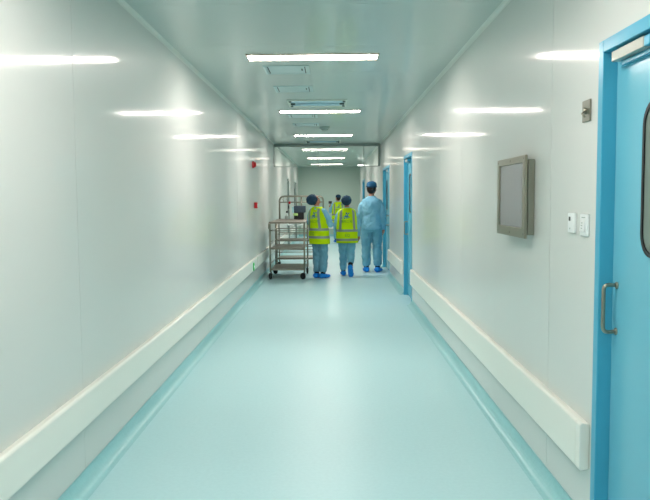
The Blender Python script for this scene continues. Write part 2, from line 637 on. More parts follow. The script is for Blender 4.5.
def tray(x, y, label):
    t = thing('recessed_lamp_tray', label, 'lamp tray', (x, y, ZC), 0, 'recessed lamp trays in the ceiling')
    f = lambda u, v, q: Vector((u, v, q))
    bm = B()
    w, d = 0.36, 0.30
    plate(bm, [(-w, -d), (w, -d), (w, d), (-w, d)], f, -0.01, -0.0005, [(-w + 0.03, -d + 0.05), (w - 0.03, -d + 0.05), (w - 0.03, d - 0.05), (-w + 0.03, d - 0.05)])
    obj('tray_frame', bm, 'lamp_holder', t, bevel=0.002)
    bm = B()
    box(bm, -w + 0.032, w - 0.032, -d + 0.052, d - 0.052, -0.003, -0.0006)
    obj('tray_liner', bm, 'tray', t)
    for e in (-1, 1):
        bm = B()
        box(bm, e * 0.300 - 0.028, e * 0.300 + 0.028, -0.028, 0.028, -0.020, -0.0035)
        obj('lamp_holder', bm, 'clip_dark', t, bevel=0.003)
        for k in (-1, 1):
            bm = B()
            box(bm, e * 0.325 - 0.016, e * 0.325 + 0.016, k * 0.21 - 0.03, k * 0.21 + 0.03, -0.017, -0.0035)
            obj('clip', bm, 'clip_dark', t, bevel=0.003)
    bm = B()
    tube(bm, [(-0.262, 0.0, -0.013), (0.262, 0.0, -0.013)], 0.008, 12)
    obj('lamp_tube', bm, 'tray', t, smooth=True)
    return t
t0 = tray(-0.165, 8.85, 'recessed lamp tray with steel end holders before the second ceiling light')
dup(t0, (-0.165, 14.75, ZC), 'recessed lamp tray with end holders just before the glass smoke curtain')

t = thing('ceiling_dome', 'grey round dome fitting on the ceiling beside the hatches', 'ceiling dome', (-0.105, 11.75, ZC))
bm = B()
lathe(bm, [(0.0, -0.001), (0.085, -0.001), (0.088, -0.012), (0.084, -0.03), (0.07, -0.036), (0.0, -0.036)], 28)
obj('dome_base', bm, 'grey_plastic', t, smooth=True)
bm = B()
lathe(bm, [(0.0, -0.0355), (0.06, -0.0355), (0.056, -0.058), (0.04, -0.072), (0.02, -0.08), (0.0, -0.082)], 28)
obj('dome_cover', bm, 'grey_plastic', t, smooth=True)

# ------------------------------------------------------------------ glass smoke curtain
YB, ZB = 15.4, 2.105
t = thing('smoke_curtain', 'clear glass smoke curtain hanging from the ceiling across the corridor', 'smoke curtain', (0, YB, ZC))
bm = B()
box(bm, XL + 0.001, XR - 0.001, -0.03, 0.03, -0.06, -0.001)
obj('top_channel', bm, 'dark_channel', t, bevel=0.002)
bm = B()
box(bm, XR - 0.05, XR - 0.0015, -0.02, 0.02, ZB - ZC, -0.0605)
obj('side_channel', bm, 'dark_channel', t, bevel=0.002)
bm = B()
box(bm, XL + 0.0015, XL + 0.012, -0.012, 0.012, ZB - ZC, -0.0605)
obj('side_channel', bm, 'dark_channel', t)
joints = [XL + 0.0125, -0.28, 0.70, XR - 0.0505]
for p, q in zip(joints, joints[1:]):
    bm = B()
    box(bm, p + 0.002, q - 0.002, -0.004, 0.004, ZB - ZC + 0.006, -0.0605)
    g = obj('glass_pane', bm, 'glass', t)
for jx in joints[1:3]:
    bm = B()
    box(bm, jx - 0.005, jx + 0.005, -0.007, 0.007, ZB - ZC + 0.0065, -0.0605)
    obj('joint_strip', bm, 'grey_frame', t)
bm = B()
box(bm, XL + 0.0015, XR - 0.051, -0.006, 0.006, ZB - ZC - 0.006, ZB - ZC + 0.0055)
obj('bottom_edge', bm, 'grey_plastic', t)
for jx in (-0.24, 0.70):
    bm = B()
    box(bm, jx - 0.03, jx + 0.03, -0.012, 0.012, ZB - ZC - 0.02, ZB - ZC + 0.012)
    obj('clamp', bm, 'aluminium', t, bevel=0.003)

t = thing('emergency_light', 'small lit emergency light high on right wall past smoke curtain', 'emergency light', (XR, 23.3, 2.50))
bm = B()
box(bm, -0.20, -0.0005, -0.12, 0.10, 0.0, 0.03)
obj('housing', bm, 'aluminium', t, bevel=0.004)
bm = B()
box(bm, -0.195, -0.005, -0.06, 0.06, -0.045, -0.0005)
obj('lens', bm, 'small_lamp', t, bevel=0.004)

# ------------------------------------------------------------------ left wall fittings
t = thing('alarm_sounder', 'round red fire alarm sounder high on the left wall', 'fire alarm', (XL, 11.2, 1.955))
mx = Matrix.Rotation(math.pi / 2, 4, 'Y')
bm = B()
lathe(bm, [(0.0, 0.0005), (0.056, 0.0005), (0.056, 0.02), (0.05, 0.028), (0.0, 0.028)], 24, mx)
obj('sounder_base', bm, 'red_plastic', t, smooth=True, bevel=0.002)
bm = B()
lathe(bm, [(0.0, 0.0285), (0.045, 0.0285), (0.043, 0.045), (0.03, 0.058), (0.0, 0.062)], 24, mx)
obj('sounder_dome', bm, 'red_plastic', t, smooth=True)

t = thing('call_point', 'square red fire alarm call point on left wall under the sounder', 'fire alarm', (XL, 11.4, 1.315))
bm = B()
box(bm, 0.0005, 0.052, -0.047, 0.047, -0.047, 0.047)
obj('call_point_box', bm, 'red_plastic', t, bevel=0.006)
bm = B()
box(bm, 0.0525, 0.055, -0.028, 0.028, -0.026, 0.022)
obj('break_panel', bm, 'white_plastic', t, bevel=0.002)

t = thing('exit_sign', 'small round green exit sign fixed to the left guard rail', 'exit sign', (XL + RT, 10.75, 0.39))
bm = B()
lathe(bm, [(0.0, 0.0012), (0.062, 0.0012), (0.062, 0.011), (0.058, 0.014), (0.0, 0.014)], 28, mx)
obj('sign_disc', bm, 'green_sign', t)
bm = B()
# white arrow pointing along the corridor
arrow = [(-0.042, -0.011), (0.0, -0.011), (0.0, -0.032), (0.044, 0.0), (0.0, 0.032), (0.0, 0.011), (-0.042, 0.011)]
plate(bm, arrow, lambda u, v, q: Vector((q, u, v)), 0.0142, 0.0155)
obj('arrow', bm, 'sign_white', t)

# ------------------------------------------------------------------ right wall fittings
t = thing('wall_monitor', 'stainless framed grey monitor box mounted on the right wall', 'monitor', (XR, 4.00, 1.420))
bm = B()
box(bm, -0.036, -0.0005, -0.285, 0.285, -0.20, 0.195)
obj('back_box', bm, 'steel_plate', t, bevel=0.003)
bm = B()
fo = [(-0.305, -0.217), (0.305, -0.217), (0.305, 0.217), (-0.305, 0.217)]
fi = [(-0.258, -0.165), (0.258, -0.165), (0.258, 0.180), (-0.258, 0.180)]
plate(bm, fo, lambda u, v, q: Vector((-q, u, v)), 0.044, 0.058, fi)
fr_ = obj('front_frame', bm, 'steel', t, bevel=0.002)
for u in (-0.28, 0.0, 0.28):
    for v in (-0.195, 0.20):
        bm = B()
        lathe(bm, [(0, 0), (0.006, 0), (0.005, 0.002), (0, 0.002)], 10, Matrix.Translation((-0.058, u, v)) @ Matrix.Rotation(-math.pi / 2, 4, 'Y'))
        obj('screw', bm, 'steel_plate', fr_)
bm = B()
box(bm, -0.0435, -0.0365, -0.275, 0.275, -0.19, 0.19)
obj('gap_shade', bm, 'black_rubber', t)  # black sheet standing in for the shaded gap behind the front frame
bm = B()
box(bm, -0.0500, -0.0440, -0.2575, 0.2575, -0.1645, 0.1795)
sc = obj('screen', bm, 'screen', t)

f_r = lambda u, v, q: Vector((-q, -u, v))        # plate on the right wall, u to the right as seen from the corridor
t = thing('key_switch', 'square steel key switch plate on the wall high beside blue door', 'key switch', (XR, 2.97, 1.772))
bm = B()
plate(bm, rrect(0.09, 0.088, 0.004, 3), f_r, 0.0005, 0.007)
obj('face_plate', bm, 'steel_plate', t, bevel=0.002)
bm = B()
lathe(bm, [(0.0, 0.0072), (0.013, 0.0072), (0.013, 0.014), (0.010, 0.018), (0.0, 0.018)], 20, Matrix.Rotation(-math.pi / 2, 4, 'Y'))
obj('key_barrel', bm, 'steel', t, smooth=False)
bm = B()
tube(bm, [(-0.0185, -0.014, -0.004), (-0.030, -0.020, -0.014), (-0.020, -0.026, -0.03)], 0.004, 8)
obj('key', bm, 'steel', t, smooth=True)

t = thing('sensor_switch', 'white wall sensor plate with black eye, left of the white rocker switch', 'sensor', (XR, 3.115, 1.306))
bm = B()
plate(bm, rrect(0.086, 0.086, 0.006, 4), f_r, 0.0005, 0.011)
obj('face_plate', bm, 'white_plastic', t, bevel=0.002)
bm = B()
box(bm, -0.0125, -0.0112, 0.008, 0.028, 0.008, 0.026)
obj('sensor_eye', bm, 'black_plastic', t)
bm = B()
lathe(bm, [(0.0, 0.0112), (0.004, 0.0112), (0.004, 0.0125), (0.0, 0.0125)], 12, Matrix.Translation((0, 0.012, -0.026)) @ Matrix.Rotation(-math.pi / 2, 4, 'Y'))
obj('indicator', bm, 'grey_plastic', t)

t = thing('rocker_switch', 'white rocker switch plate between the sensor plate and blue door', 'light switch', (XR, 2.965, 1.302))
bm = B()
plate(bm, rrect(0.09, 0.092, 0.006, 4), f_r, 0.0005, 0.009)
obj('face_plate', bm, 'white_plastic', t, bevel=0.002)
bm = B()
vs = box(bm, -0.017, -0.0092, -0.022, 0.03, -0.027, 0.024)
for v in vs:
    if v.co.x < -0.015 and v.co.z > 0:
        v.co.x = -0.011
rk = obj('rocker', bm, 'white_plastic', t, bevel=0.002)
bm = B()
box(bm, -0.0105, -0.0092, -0.018, 0.022, 0.029, 0.033)
obj('name_slot', bm, 'grey_plastic', t)
for z in (0.008, -0.003, -0.014):
    bm = B()
    xx = -0.0155 if z < 0 else -0.0143
    box(bm, xx - 0.0016, xx + 0.001, 0.0, 0.012, z - 0.0018, z + 0.0018)
    obj('indicator', bm, 'grey_plastic', rk)

# ------------------------------------------------------------------ trolleys
def caster(t, x, y, ztop, ang):
    bm = B()
    c, s_ = math.cos(ang), math.sin(ang)
    mt = Matrix.Translation((x, y, 0)) @ Matrix.Rotation(ang, 4, 'Z')
    lathe(bm, [(0, ztop), (0.011, ztop), (0.011, ztop - 0.03), (0.024, ztop - 0.032), (0.024, ztop - 0.042), (0, ztop - 0.042)], 14, mt)
    for e in (-1, 1):
        a = [(-0.018, ztop - 0.04), (0.018, ztop - 0.04), (0.045, 0.045), (0.02, 0.04)]
        plate(bm, a, lambda u, v, q: mt @ Vector((u, q, v)), e * 0.020 - 0.002, e * 0.020 + 0.002)
    o = obj('caster', bm, 'black_plastic', t)
    bm = B()
    lathe(bm, [(0.0, -0.016), (0.046, -0.016), (0.057, -0.010), (0.058, 0.0), (0.057, 0.010), (0.046, 0.016), (0.0, 0.016)], 22,
          mt @ Matrix.Translation((0.03, 0, 0.058)) @ Matrix.Rotation(math.pi / 2, 4, 'X'))
    obj('wheel', bm, 'black_rubber', o, smooth=False)

def shelf(t, w, l, z, material='steel_shelf', lip=0.028):
    bm = B()
    box(bm, -w / 2, w / 2, -l / 2, l / 2, z - 0.006, z)
    for (a, b, c, d) in ((-w / 2, w / 2, -l / 2, -l / 2 + 0.012), (-w / 2, w / 2, l / 2 - 0.012, l / 2), (-w / 2, -w / 2 + 0.012, -l / 2, l / 2), (w / 2 - 0.012, w / 2, -l / 2, l / 2)):
        box(bm, a, b, c, d, z - lip, z + 0.004)
    return obj('shelf', bm, material, t)

# the nearer three-tier trolley
W, Lc = 0.60, 0.95
T1 = thing('trolley', 'stainless three-tier trolley on black casters nearest the left guard rail', 'trolley', (-0.765, 12.86, 0), math.radians(-1.5))
for sx in (-1, 1):
    for sy in (-1, 1):
        bm = B()
        x, y = sx * (W / 2 - 0.0), sy * (Lc / 2)
        tube(bm, [(x, y, 0.135), (x, y, 1.0)], 0.015, 10)
        obj('upright', bm, 'steel', T1, smooth=True)
        caster(T1, x * 0.97, y * 0.97, 0.14, random.uniform(1.2, 4.6))
for z in (0.19, 0.56, 1.012):
    shelf(T1, W - 0.02 if z < 1 else W + 0.04, Lc - 0.02 if z < 1 else Lc + 0.03, z)
for z in (0.29, 0.66, 0.86):
    for sx in (-1, 1):
        bm = B()
        tube(bm, [(sx * W / 2, -Lc / 2, z), (sx * W / 2, Lc / 2, z)], 0.007, 8)
        obj('side_rail', bm, 'steel', T1, smooth=True)
    bm = B()
    tube(bm, [(-W / 2, Lc / 2, z), (W / 2, Lc / 2, z)], 0.007, 8)
    obj('end_rail', bm, 'steel', T1, smooth=True)
bm = B()
tube(bm, [(-W / 2, -Lc / 2, 0.86), (W / 2, -Lc / 2, 0.86)], 0.006, 8)
obj('end_rail', bm, 'steel', T1, smooth=True)
bm = B()
xh = -W / 2 - 0.012
tube(bm, fillet([(xh, -Lc / 2 + 0.01, 0.90), (xh, -Lc / 2 - 0.07, 0.90), (xh, -Lc / 2 - 0.07, 0.985), (xh, -Lc / 2 + 0.01, 0.985)], 0.03), 0.010, 10)
obj('push_handle', bm, 'steel', T1, smooth=True)

# the farther wide trolley with a hoop frame
W2, L2 = 0.94, 0.60
T2 = thing('trolley', 'wide stainless trolley with tall hoop frame behind the three-tier trolley', 'trolley', (-0.615, 14.35, 0), 0)
for sx in (-1, 1):
    for sy in (-1, 1):
        bm = B()
        x, y = sx * W2 / 2, sy * L2 / 2
        tube(bm, [(x, y, 0.135), (x, y, 0.98)], 0.0135, 10)
        obj('upright', bm, 'steel', T2, smooth=True)
        caster(T2, x * 0.98, y * 0.97, 0.14, random.uniform(0.2, 3.0))
for z in (0.24, 0.60, 1.0):
    shelf(T2, W2 - 0.02 if z < 0.9 else W2 + 0.03, L2 - 0.02 if z < 0.9 else L2 + 0.03, z)
for z in (0.36, 0.47, 0.72):
    for sy in (-1, 1):
        bm = B()
        tube(bm, [(-W2 / 2, sy * L2 / 2, z), (W2 / 2, sy * L2 / 2, z)], 0.008, 8)
        obj('side_rail', bm, 'steel', T2, smooth=True)
HT = 1.465
bm = B()
tube(bm, fillet([(-W2 / 2 + 0.02, L2 / 2 - 0.05, 1.0), (-W2 / 2 + 0.02, L2 / 2 - 0.05, HT), (W2 / 2 - 0.02, L2 / 2 - 0.05, HT), (W2 / 2 - 0.02, L2 / 2 - 0.05, 1.0)], 0.11, 7), 0.019, 12)
obj('hoop', bm, 'steel', T2, smooth=True)
bm = B()
tube(bm, [(0.0, L2 / 2 - 0.05, 1.0), (0.0, L2 / 2 - 0.05, HT)], 0.019, 12)
obj('centre_post', bm, 'steel', T2, smooth=True)
bm = B()
tube(bm, [(-W2 / 2 + 0.02, L2 / 2 - 0.05, HT - 0.12), (W2 / 2 - 0.02, L2 / 2 - 0.05, HT - 0.12)], 0.012, 10)
obj('cross_bar', bm, 'steel', T2, smooth=True)
for x in (-0.36, -0.28, -0.10, 0.14, 0.30):
    bm = B()
    tube(bm, [(x, L2 / 2 - 0.05, HT - 0.12), (x - 0.02, L2 / 2 - 0.05, HT - 0.06), (x, L2 / 2 - 0.05, HT - 0.0)], 0.007, 8)
    obj('hook', bm, 'steel', T2, smooth=True)
for e in (-1, 1):
    bm = B()
    tube(bm, fillet([(-0.10 + e * 0.17, -L2 / 2 - 0.017, 0.975), (-0.10 + e * 0.15, -L2 / 2 - 0.05, 0.90), (-0.10 + e * 0.03, -L2 / 2 - 0.05, 0.885)], 0.04), 0.017, 10)
    obj('bracket', bm, 'white_plastic', T2, smooth=True)

tx, ty = -0.60, 14.35
t = thing('instrument', 'dark boxy instrument with pale cyan end on top of hoop trolley', 'instrument', (tx - 0.055, ty + 0.02, 1.004))
bm = B()
box(bm, -0.10, 0.10, -0.10, 0.10, 0.0, 0.13)
obj('base', bm, 'black_plastic', t, bevel=0.01)
bm = B()
box(bm, -0.10, 0.135, -0.12, 0.12, 0.131, 0.27)
hd = obj('head', bm, 'instrument', t, bevel=0.015)
bm = B()
box(bm, -0.14, -0.1005, -0.10, 0.06, 0.13, 0.25)
obj('end_panel', bm, 'lit_panel', t, bevel=0.008)
bm = B()
box(bm, -0.11, -0.02, -0.135, -0.105, 0.07, 0.12)
obj('button_panel', bm, 'green_glow', t, bevel=0.008)
bm = B()
tube(bm, fillet([(-0.05, 0, 0.268), (-0.05, 0, 0.33), (0.06, 0, 0.33), (0.06, 0, 0.268)], 0.03), 0.008, 8)
obj('carry_handle', bm, 'steel', t, smooth=True)

t = thing('flask', 'small grey flask with dark cap standing left of the instrument', 'flask', (tx - 0.30, ty + 0.02, 1.004))
bm = B()
lathe(bm, [(0.0, 0.0), (0.035, 0.0), (0.04, 0.01), (0.04, 0.05), (0.025, 0.085), (0.016, 0.10), (0.016, 0.13), (0.0, 0.13)], 20)
obj('flask_body', bm, 'grey_plastic', t, smooth=True)
bm = B()
lathe(bm, [(0.0, 0.1305), (0.021, 0.1305), (0.021, 0.165), (0.0, 0.165)], 16)
obj('flask_cap', bm, 'black_plastic', t)

t = thing('hanging_scanner', 'small red and black hand piece hanging on a cord from the hoop', 'hand piece', (tx - 0.28, ty + 0.24, HT - 0.125))
bm = B()
tube(bm, [(0, -0.014, 0.012), (0.012, -0.020, -0.02), (0.006, -0.012, -0.06)], 0.005, 8)
obj('cord', bm, 'black_plastic', t, smooth=True)
bm = B()
lathe(bm, [(0, -0.03), (0.02, -0.03), (0.022, 0.0), (0.018, 0.02), (0, 0.02)], 14, Matrix.Translation((0.022, -0.034, 0.0)))
obj('grip', bm, 'red_plastic', t, smooth=True)
bm = B()
lathe(bm, [(0, -0.13), (0.010, -0.13), (0.014, -0.09), (0.010, -0.058), (0, -0.058)], 12, Matrix.Translation((0.006, -0.012, 0)))
obj('plug', bm, 'black_plastic', t, smooth=True)

# ------------------------------------------------------------------ people
def catmull(pts, vals, n=6):
    P = [Vector(p) for p in pts]
    out, ov = [], []
    for i in range(len(P) - 1):
        p0, p1, p2, p3 = P[max(i - 1, 0)], P[i], P[i + 1], P[min(i + 2, len(P) - 1)]
        for k in range(n):
            t = k / n
            out.append(0.5 * ((2 * p1) + (p2 - p0) * t + (2 * p0 - 5 * p1 + 4 * p2 - p3) * t * t + (3 * p1 - p0 - 3 * p2 + p3) * t ** 3))
            ov.append(vals[i] * (1 - t) + vals[i + 1] * t)
    out.append(P[-1])
    ov.append(vals[-1])
    return out, ov

def limb(bm, pts, rad, seg=14, n=5):
    p, r = catmull(pts, rad, n)
    tube(bm, p, r, seg)
    ellipsoid(bm, p[0], (r[0],) * 3)
    ellipsoid(bm, p[-1], (r[-1],) * 3)

def lerp_rings(R, z):
    if z <= R[0][0]:
        return R[0][1:]
    for a, b in zip(R, R[1:]):
        if z <= b[0]:
            t = (z - a[0]) / (b[0] - a[0])
            t = t * t * (3 - 2 * t) if False else t
            return tuple(a[i] + (b[i] - a[i]) * t for i in range(1, len(a)))
    return R[-1][1:]

def torso_pt(R, z, th, off=0.0):
    hw, hd, yc, xc = lerp_rings(R, z)
    e = 0.85
    c, s_ = math.cos(th), math.sin(th)
    return Vector((xc + (hw + off) * math.copysign(abs(c) ** e, c), yc + (hd + off) * math.copysign(abs(s_) ** e, s_), z))

def torso_mesh(bm, R, off=0.0, seg=36, zs=None, caps=True):
    zs = zs or [R[0][0] + (R[-1][0] - R[0][0]) * i / 24 for i in range(25)]
    rings = [[bm.verts.new(torso_pt(R, z, 2 * math.pi * k / seg, off)) for k in range(seg)] for z in zs]
    for a, b in zip(rings, rings[1:]):
        for k in range(seg):
            bm.faces.new((a[k], a[(k + 1) % seg], b[(k + 1) % seg], b[k]))
    if caps:
        bm.faces.new(rings[0][::-1])
        bm.faces.new(rings[-1])

def remeshed(name, bm, material, parent, voxel, smooth_it=6, wrinkle=0.0, wsize=0.08, s=1.0, mtx=None):
    """one continuous skin grown over the overlapping solids in bm"""
    bmesh.ops.recalc_face_normals(bm, faces=bm.faces)
    for v in bm.verts:
        v.co *= s
    me = bpy.data.meshes.new('raw')
    bm.to_mesh(me)
    bm.free()
    o = bpy.data.objects.new('raw', me)
    COL.objects.link(o)
    md = o.modifiers.new('r', 'REMESH')
    md.mode = 'VOXEL'
    md.voxel_size = voxel
    sm = o.modifiers.new('s', 'SMOOTH')
    sm.factor = 0.5
    sm.iterations = smooth_it
    if wrinkle > 0:
        tx_ = bpy.data.textures.new('folds', 'CLOUDS')
        tx_.noise_scale = wsize
        tx_.noise_depth = 2
        dm = o.modifiers.new('d', 'DISPLACE')
        dm.texture = tx_
        dm.strength = wrinkle
        dm.mid_level = 0.5
        s2 = o.modifiers.new('s2', 'SMOOTH')
        s2.iterations = 1
    dg = bpy.context.evaluated_depsgraph_get()
    me2 = bpy.data.meshes.new_from_object(o.evaluated_get(dg))
    bpy.data.objects.remove(o)
    bpy.data.meshes.remove(me)
    me2.name = name
    me2.materials.clear()
    me2.materials.append(M[material])
    for p in me2.polygons:
        p.use_smooth = True
    r = bpy.data.objects.new(name, me2)
    COL.objects.link(r)
    r.parent = parent
    return r

def text_shape(txt, size):
    cu = bpy.data.curves.new('txt', 'FONT')
    cu.body = txt
    cu.size = size
    cu.align_x = 'CENTER'
    cu.resolution_u = 2
    o = bpy.data.objects.new('txt', cu)
    COL.objects.link(o)
    dg = bpy.context.evaluated_depsgraph_get()
    me = bpy.data.meshes.new_from_object(o.evaluated_get(dg))
    vs = [(v.co.x, v.co.y) for v in me.vertices]
    fs = [tuple(p.vertices) for p in me.polygons]
    bpy.data.objects.remove(o)
    bpy.data.meshes.remove(me)
    return vs, fs

def emblem():
    """slanted A with a crescent C and an orbit stroke, in a box about 1 wide and 1 high"""
    parts = []
    def quad(*p):
        parts.append(list(p))
    quad((-0.38, -0.42), (-0.24, -0.42), (0.06, 0.5), (-0.04, 0.5))
    quad((-0.04, 0.5), (0.06, 0.5), (0.14, -0.42), (-0.02, -0.42))
    quad((-0.2, -0.16), (-0.14, -0.02), (0.06, -0.02), (0.08, -0.16))
    cr = []
    for i in range(11):
        a = math.radians(55 + 250 * i / 10)
        cr.append(((0.36 + 0.27 * math.cos(a), 0.08 + 0.36 * math.sin(a)), (0.43 + 0.22 * math.cos(a), 0.08 + 0.27 * math.sin(a))))
    for (a, b), (c, d) in zip(cr, cr[1:]):
        quad(a, c, d, b)
    orb = []
    for i in range(13):
        a = math.radians(80 + 200 * i / 12)
        w = 0.07 * math.sin(math.pi * i / 12) + 0.012
        ca, sa = math.cos(a), math.sin(a)
        orb.append(((-0.1 + 0.62 * ca + 0.1 * sa, -0.2 + 0.24 * sa + 0.2 * ca * 0.4), (-0.1 + (0.62 - w) * ca + 0.1 * sa, -0.2 + (0.24 - w) * sa + 0.2 * ca * 0.4)))
    for (a, b), (c, d) in zip(orb, orb[1:]):
        quad(a, c, d, b)
    vs, fs = [], []
    for q in parts:
        n = len(vs)
        vs += q
        fs.append(tuple(range(n, n + len(q))))
    return vs, fs

def print_on(bvh, shape, cx, cz, k, off=0.003):
    """lay a flat shape on the back of a garment (seen from -Y)"""
    bm = B()
    vs, fs = shape
    nv = []
    for x, z in vs:
        X, Z = cx + x * k, cz + z * k
        hit = bvh.ray_cast(Vector((X, -2, Z)), Vector((0, 1, 0)))
        y = hit[0].y - off if hit[0] is not None else 0
        nv.append(bm.verts.new((X, y, Z)))
    for f in fs:
        try:
            bm.faces.new([nv[i] for i in f])
        except ValueError:
            pass
    r = bmesh.ops.solidify(bm, geom=bm.faces[:], thickness=0.001) if False else None
    return bm

def hand(bm, wrist, d, side, curl=0.5, facing=None):
    """palm and five fingers; d = direction from wrist to knuckles; facing = palm normal"""
    d = Vector(d).normalized()
    nrm = Vector(facing) if facing else Vector((-side, 0, 0))
    nrm = (nrm - d * nrm.dot(d)).normalized()
    ac = d.cross(nrm).normalized()          # across the palm
    w = Vector(wrist)
    tube(bm, [w - d * 0.02, w + d * 0.03, w + d * 0.085], [0.022, 0.028, 0.026], 12)
    for e in (-1, 1):
        limb(bm, [w + d * 0.01 + ac * e * 0.008, w + d * 0.085 + ac * e * 0.028], [0.018, 0.0145], 10, 2)
    lens = (0.072, 0.082, 0.076, 0.060)
    for i, L in enumerate(lens):
        b = w + d * 0.085 + ac * (0.033 - 0.022 * i)
        a1, a2, a3 = curl * 0.5, curl * 1.2, curl * 1.7
        p1 = b + (d * math.cos(a1) + nrm * math.sin(a1)) * L * 0.45
        p2 = p1 + (d * math.cos(a2) + nrm * math.sin(a2)) * L * 0.32
        p3 = p2 + (d * math.cos(a3) + nrm * math.sin(a3)) * L * 0.25
        limb(bm, [b - d * 0.02, p1, p2, p3], [0.0095, 0.0088, 0.008, 0.007], 8, 3)
    # thumb on the forward edge of the palm
    tb = w + d * 0.025 + ac * 0.025
    t1 = tb + d * 0.03 + ac * 0.025 + nrm * 0.012
    t2 = t1 + d * 0.035 + ac * 0.006 + nrm * 0.014
    limb(bm, [tb, t1, t2], [0.014, 0.0105, 0.008], 8, 3)

def person(label, loc, rz, s, P):
    root = thing('person', label, 'person', loc, rz)
    vest_on = P.get('vest', False)
    hp, hy, hr = P['head']                      # pitch back(+), yaw left(+), roll
    lean = P.get('lean', 0.0)
    neck = Vector((0, lean * 0.5, 1.49))
    HM = Matrix.Translation(neck) @ Matrix.Scale(P.get('headsize', 1.0), 4) @ Matrix.Rotation(hy, 4, 'Z') @ Matrix.Rotation(hp, 4, 'X') @ Matrix.Rotation(hr, 4, 'Y')
    bw = P.get('build', 1.0)
    # ---- body: one continuous surface
    bm = B()
    R0 = [(0.86, 0.13, 0.085, 0, 0), (0.95, 0.145, 0.095, 0, 0), (1.06, 0.125, 0.085, 0, 0), (1.2, 0.145, 0.095, 0, 0), (1.34, 0.165, 0.095, -0.005, 0), (1.43, 0.15, 0.075, -0.008, 0), (1.48, 0.08, 0.055, -0.004, 0)]
    torso_mesh(bm, R0)
    limb(bm, [(0, -0.008, 1.44), HM @ Vector((0, 0.0, 0.02)), HM @ Vector((0, 0.012, 0.08))], [0.062, 0.054, 0.052])
    ellipsoid(bm, (0, 0.012, 0.150), (0.074, 0.094, 0.108), HM, 20, 14)
    ellipsoid(bm, (0, 0.040, 0.088), (0.056, 0.066, 0.064), HM, 18, 12)
    ellipsoid(bm, (0, 0.088, 0.052), (0.022, 0.020, 0.018), HM)
    ellipsoid(bm, (0, 0.096, 0.166), (0.045, 0.014, 0.012), HM)
    tube(bm, [HM @ Vector((0, 0.092, 0.158)), HM @ Vector((0, 0.115, 0.118)), HM @ Vector((0, 0.100, 0.104))], [0.008, 0.014, 0.011], 10)
    for e in (-1, 1):
        ellipsoid(bm, (e * 0.078, 0.0, 0.130), (0.010, 0.020, 0.032), HM)
        ellipsoid(bm, (e * 0.040, 0.082, 0.108), (0.020, 0.016, 0.022), HM)
    ellipsoid(bm, (0, 0.104, 0.082), (0.024, 0.010, 0.010), HM)
    for k, e in (('L', -1), ('R', 1)):
        hip, knee, ank, toe = P['leg' + k]
        limb(bm, [hip, knee, ank], [0.075, 0.052, 0.026])
        sh, el, wr, hd_, cu, fc = P['arm' + k]
        limb(bm, [Vector(sh) - Vector((math.copysign(0.03, Vector(sh).x), 0, 0.02)), el, wr], [0.044, 0.038, 0.027])
        hand(bm, wr, hd_, e, cu, fc)
        tv = Vector(toe).normalized()
        a = Vector(ank)
        sole = a - Vector((0, 0, 0.05))
        dn = P.get('down' + k, Vector((0, 0, -1)))
        limb(bm, [a, a + dn * 0.03, a + dn * 0.038 + tv * 0.10], [0.026, 0.026, 0.020])
    remeshed('body', bm, 'skin', root, 0.0055, 3, s=s)
    # face details
    for e in (-1, 1):
        bm = B()
        ellipsoid(bm, (e * 0.032, 0.0985, 0.143), (0.012, 0.006, 0.006), HM, 10, 8)
        for v in bm.verts:
            v.co *= s
        obj('eye', bm, 'eye', root, smooth=True)
    bm = B()
    ellipsoid(bm, (0, 0.1125, 0.082), (0.022, 0.004, 0.005), HM, 12, 8)
    for v in bm.verts:
        v.co *= s
    obj('mouth', bm, 'lip', root, smooth=True)
    # ---- hair showing below the cap
    bm = B()
    ellipsoid(bm, (0, -0.020, 0.145), (0.082, 0.080, 0.10), HM, 20, 14)
    if P.get('bun'):
        ellipsoid(bm, (0, -0.075, 0.135), (0.055, 0.05, 0.055), HM, 16, 10)
    for v in bm.verts:
        v.co *= s
    obj('hair', bm, 'hair', root, smooth=True)
    # ---- cap
    bm = B()
    if P['cap'] == 'bouffant':
        ellipsoid(bm, (0, -0.024, 0.172), (0.112, 0.128, 0.112), HM @ Matrix.Rotation(math.radians(P.get('captilt', 10)), 4, 'X'), 26, 18)
        cap = remeshed('cap', bm, P['capm'], root, 0.009, 3, 0.02, 0.04, s=s)
    else:
        m2 = HM @ Matrix.Translation((0, 0.0, 0.168))
        lathe(bm, [(0.0, -0.01), (0.094, -0.01), (0.097, 0.0), (0.096, 0.035), (0.092, 0.06), (0.075, 0.085), (0.04, 0.10), (0.0, 0.104)], 28, m2 @ Matrix.Diagonal((0.93, 1.13, 1.0, 1)))
        cap = remeshed('cap', bm, P['capm'], root, 0.008, 2, 0.008, 0.05, s=s)
        bm = B()
        pts = [m2 @ Vector((0.092 * math.cos(a) * 1.0, 0.111 * math.sin(a), 0.008)) for a in [2 * math.pi * i / 28 for i in range(28)]]
        pts.append(pts[0])
        tube(bm, [p * s for p in pts], 0.008 * s, 6, caps=False)
        obj('cap_band', bm, 'cap_navy', cap, smooth=True)
    # ---- trousers
    bm = B()
    R1 = [(0.80, 0.15 * bw, 0.115, 0, 0), (0.90, 0.178 * bw, 0.125, 0, 0), (1.0, 0.168 * bw, 0.115, 0, 0), (1.07, 0.155 * bw, 0.105, 0, 0)]
    torso_mesh(bm, R1)
    for k, e in (('L', -1), ('R', 1)):
        hip, knee, ank, toe = P['leg' + k]
        h_, k_, a_ = Vector(hip), Vector(knee), Vector(ank)
        cuff = a_ + (k_ - a_).normalized() * P.get('cuff' + k, 0.095)
        wl = P.get('legw', 1.0)
        limb(bm, [h_, (h_ + k_) / 2, k_, (k_ + cuff) / 2, cuff], [0.098 * wl, 0.094 * wl, 0.080 * wl, 0.080 * wl, 0.070 * wl], 16)
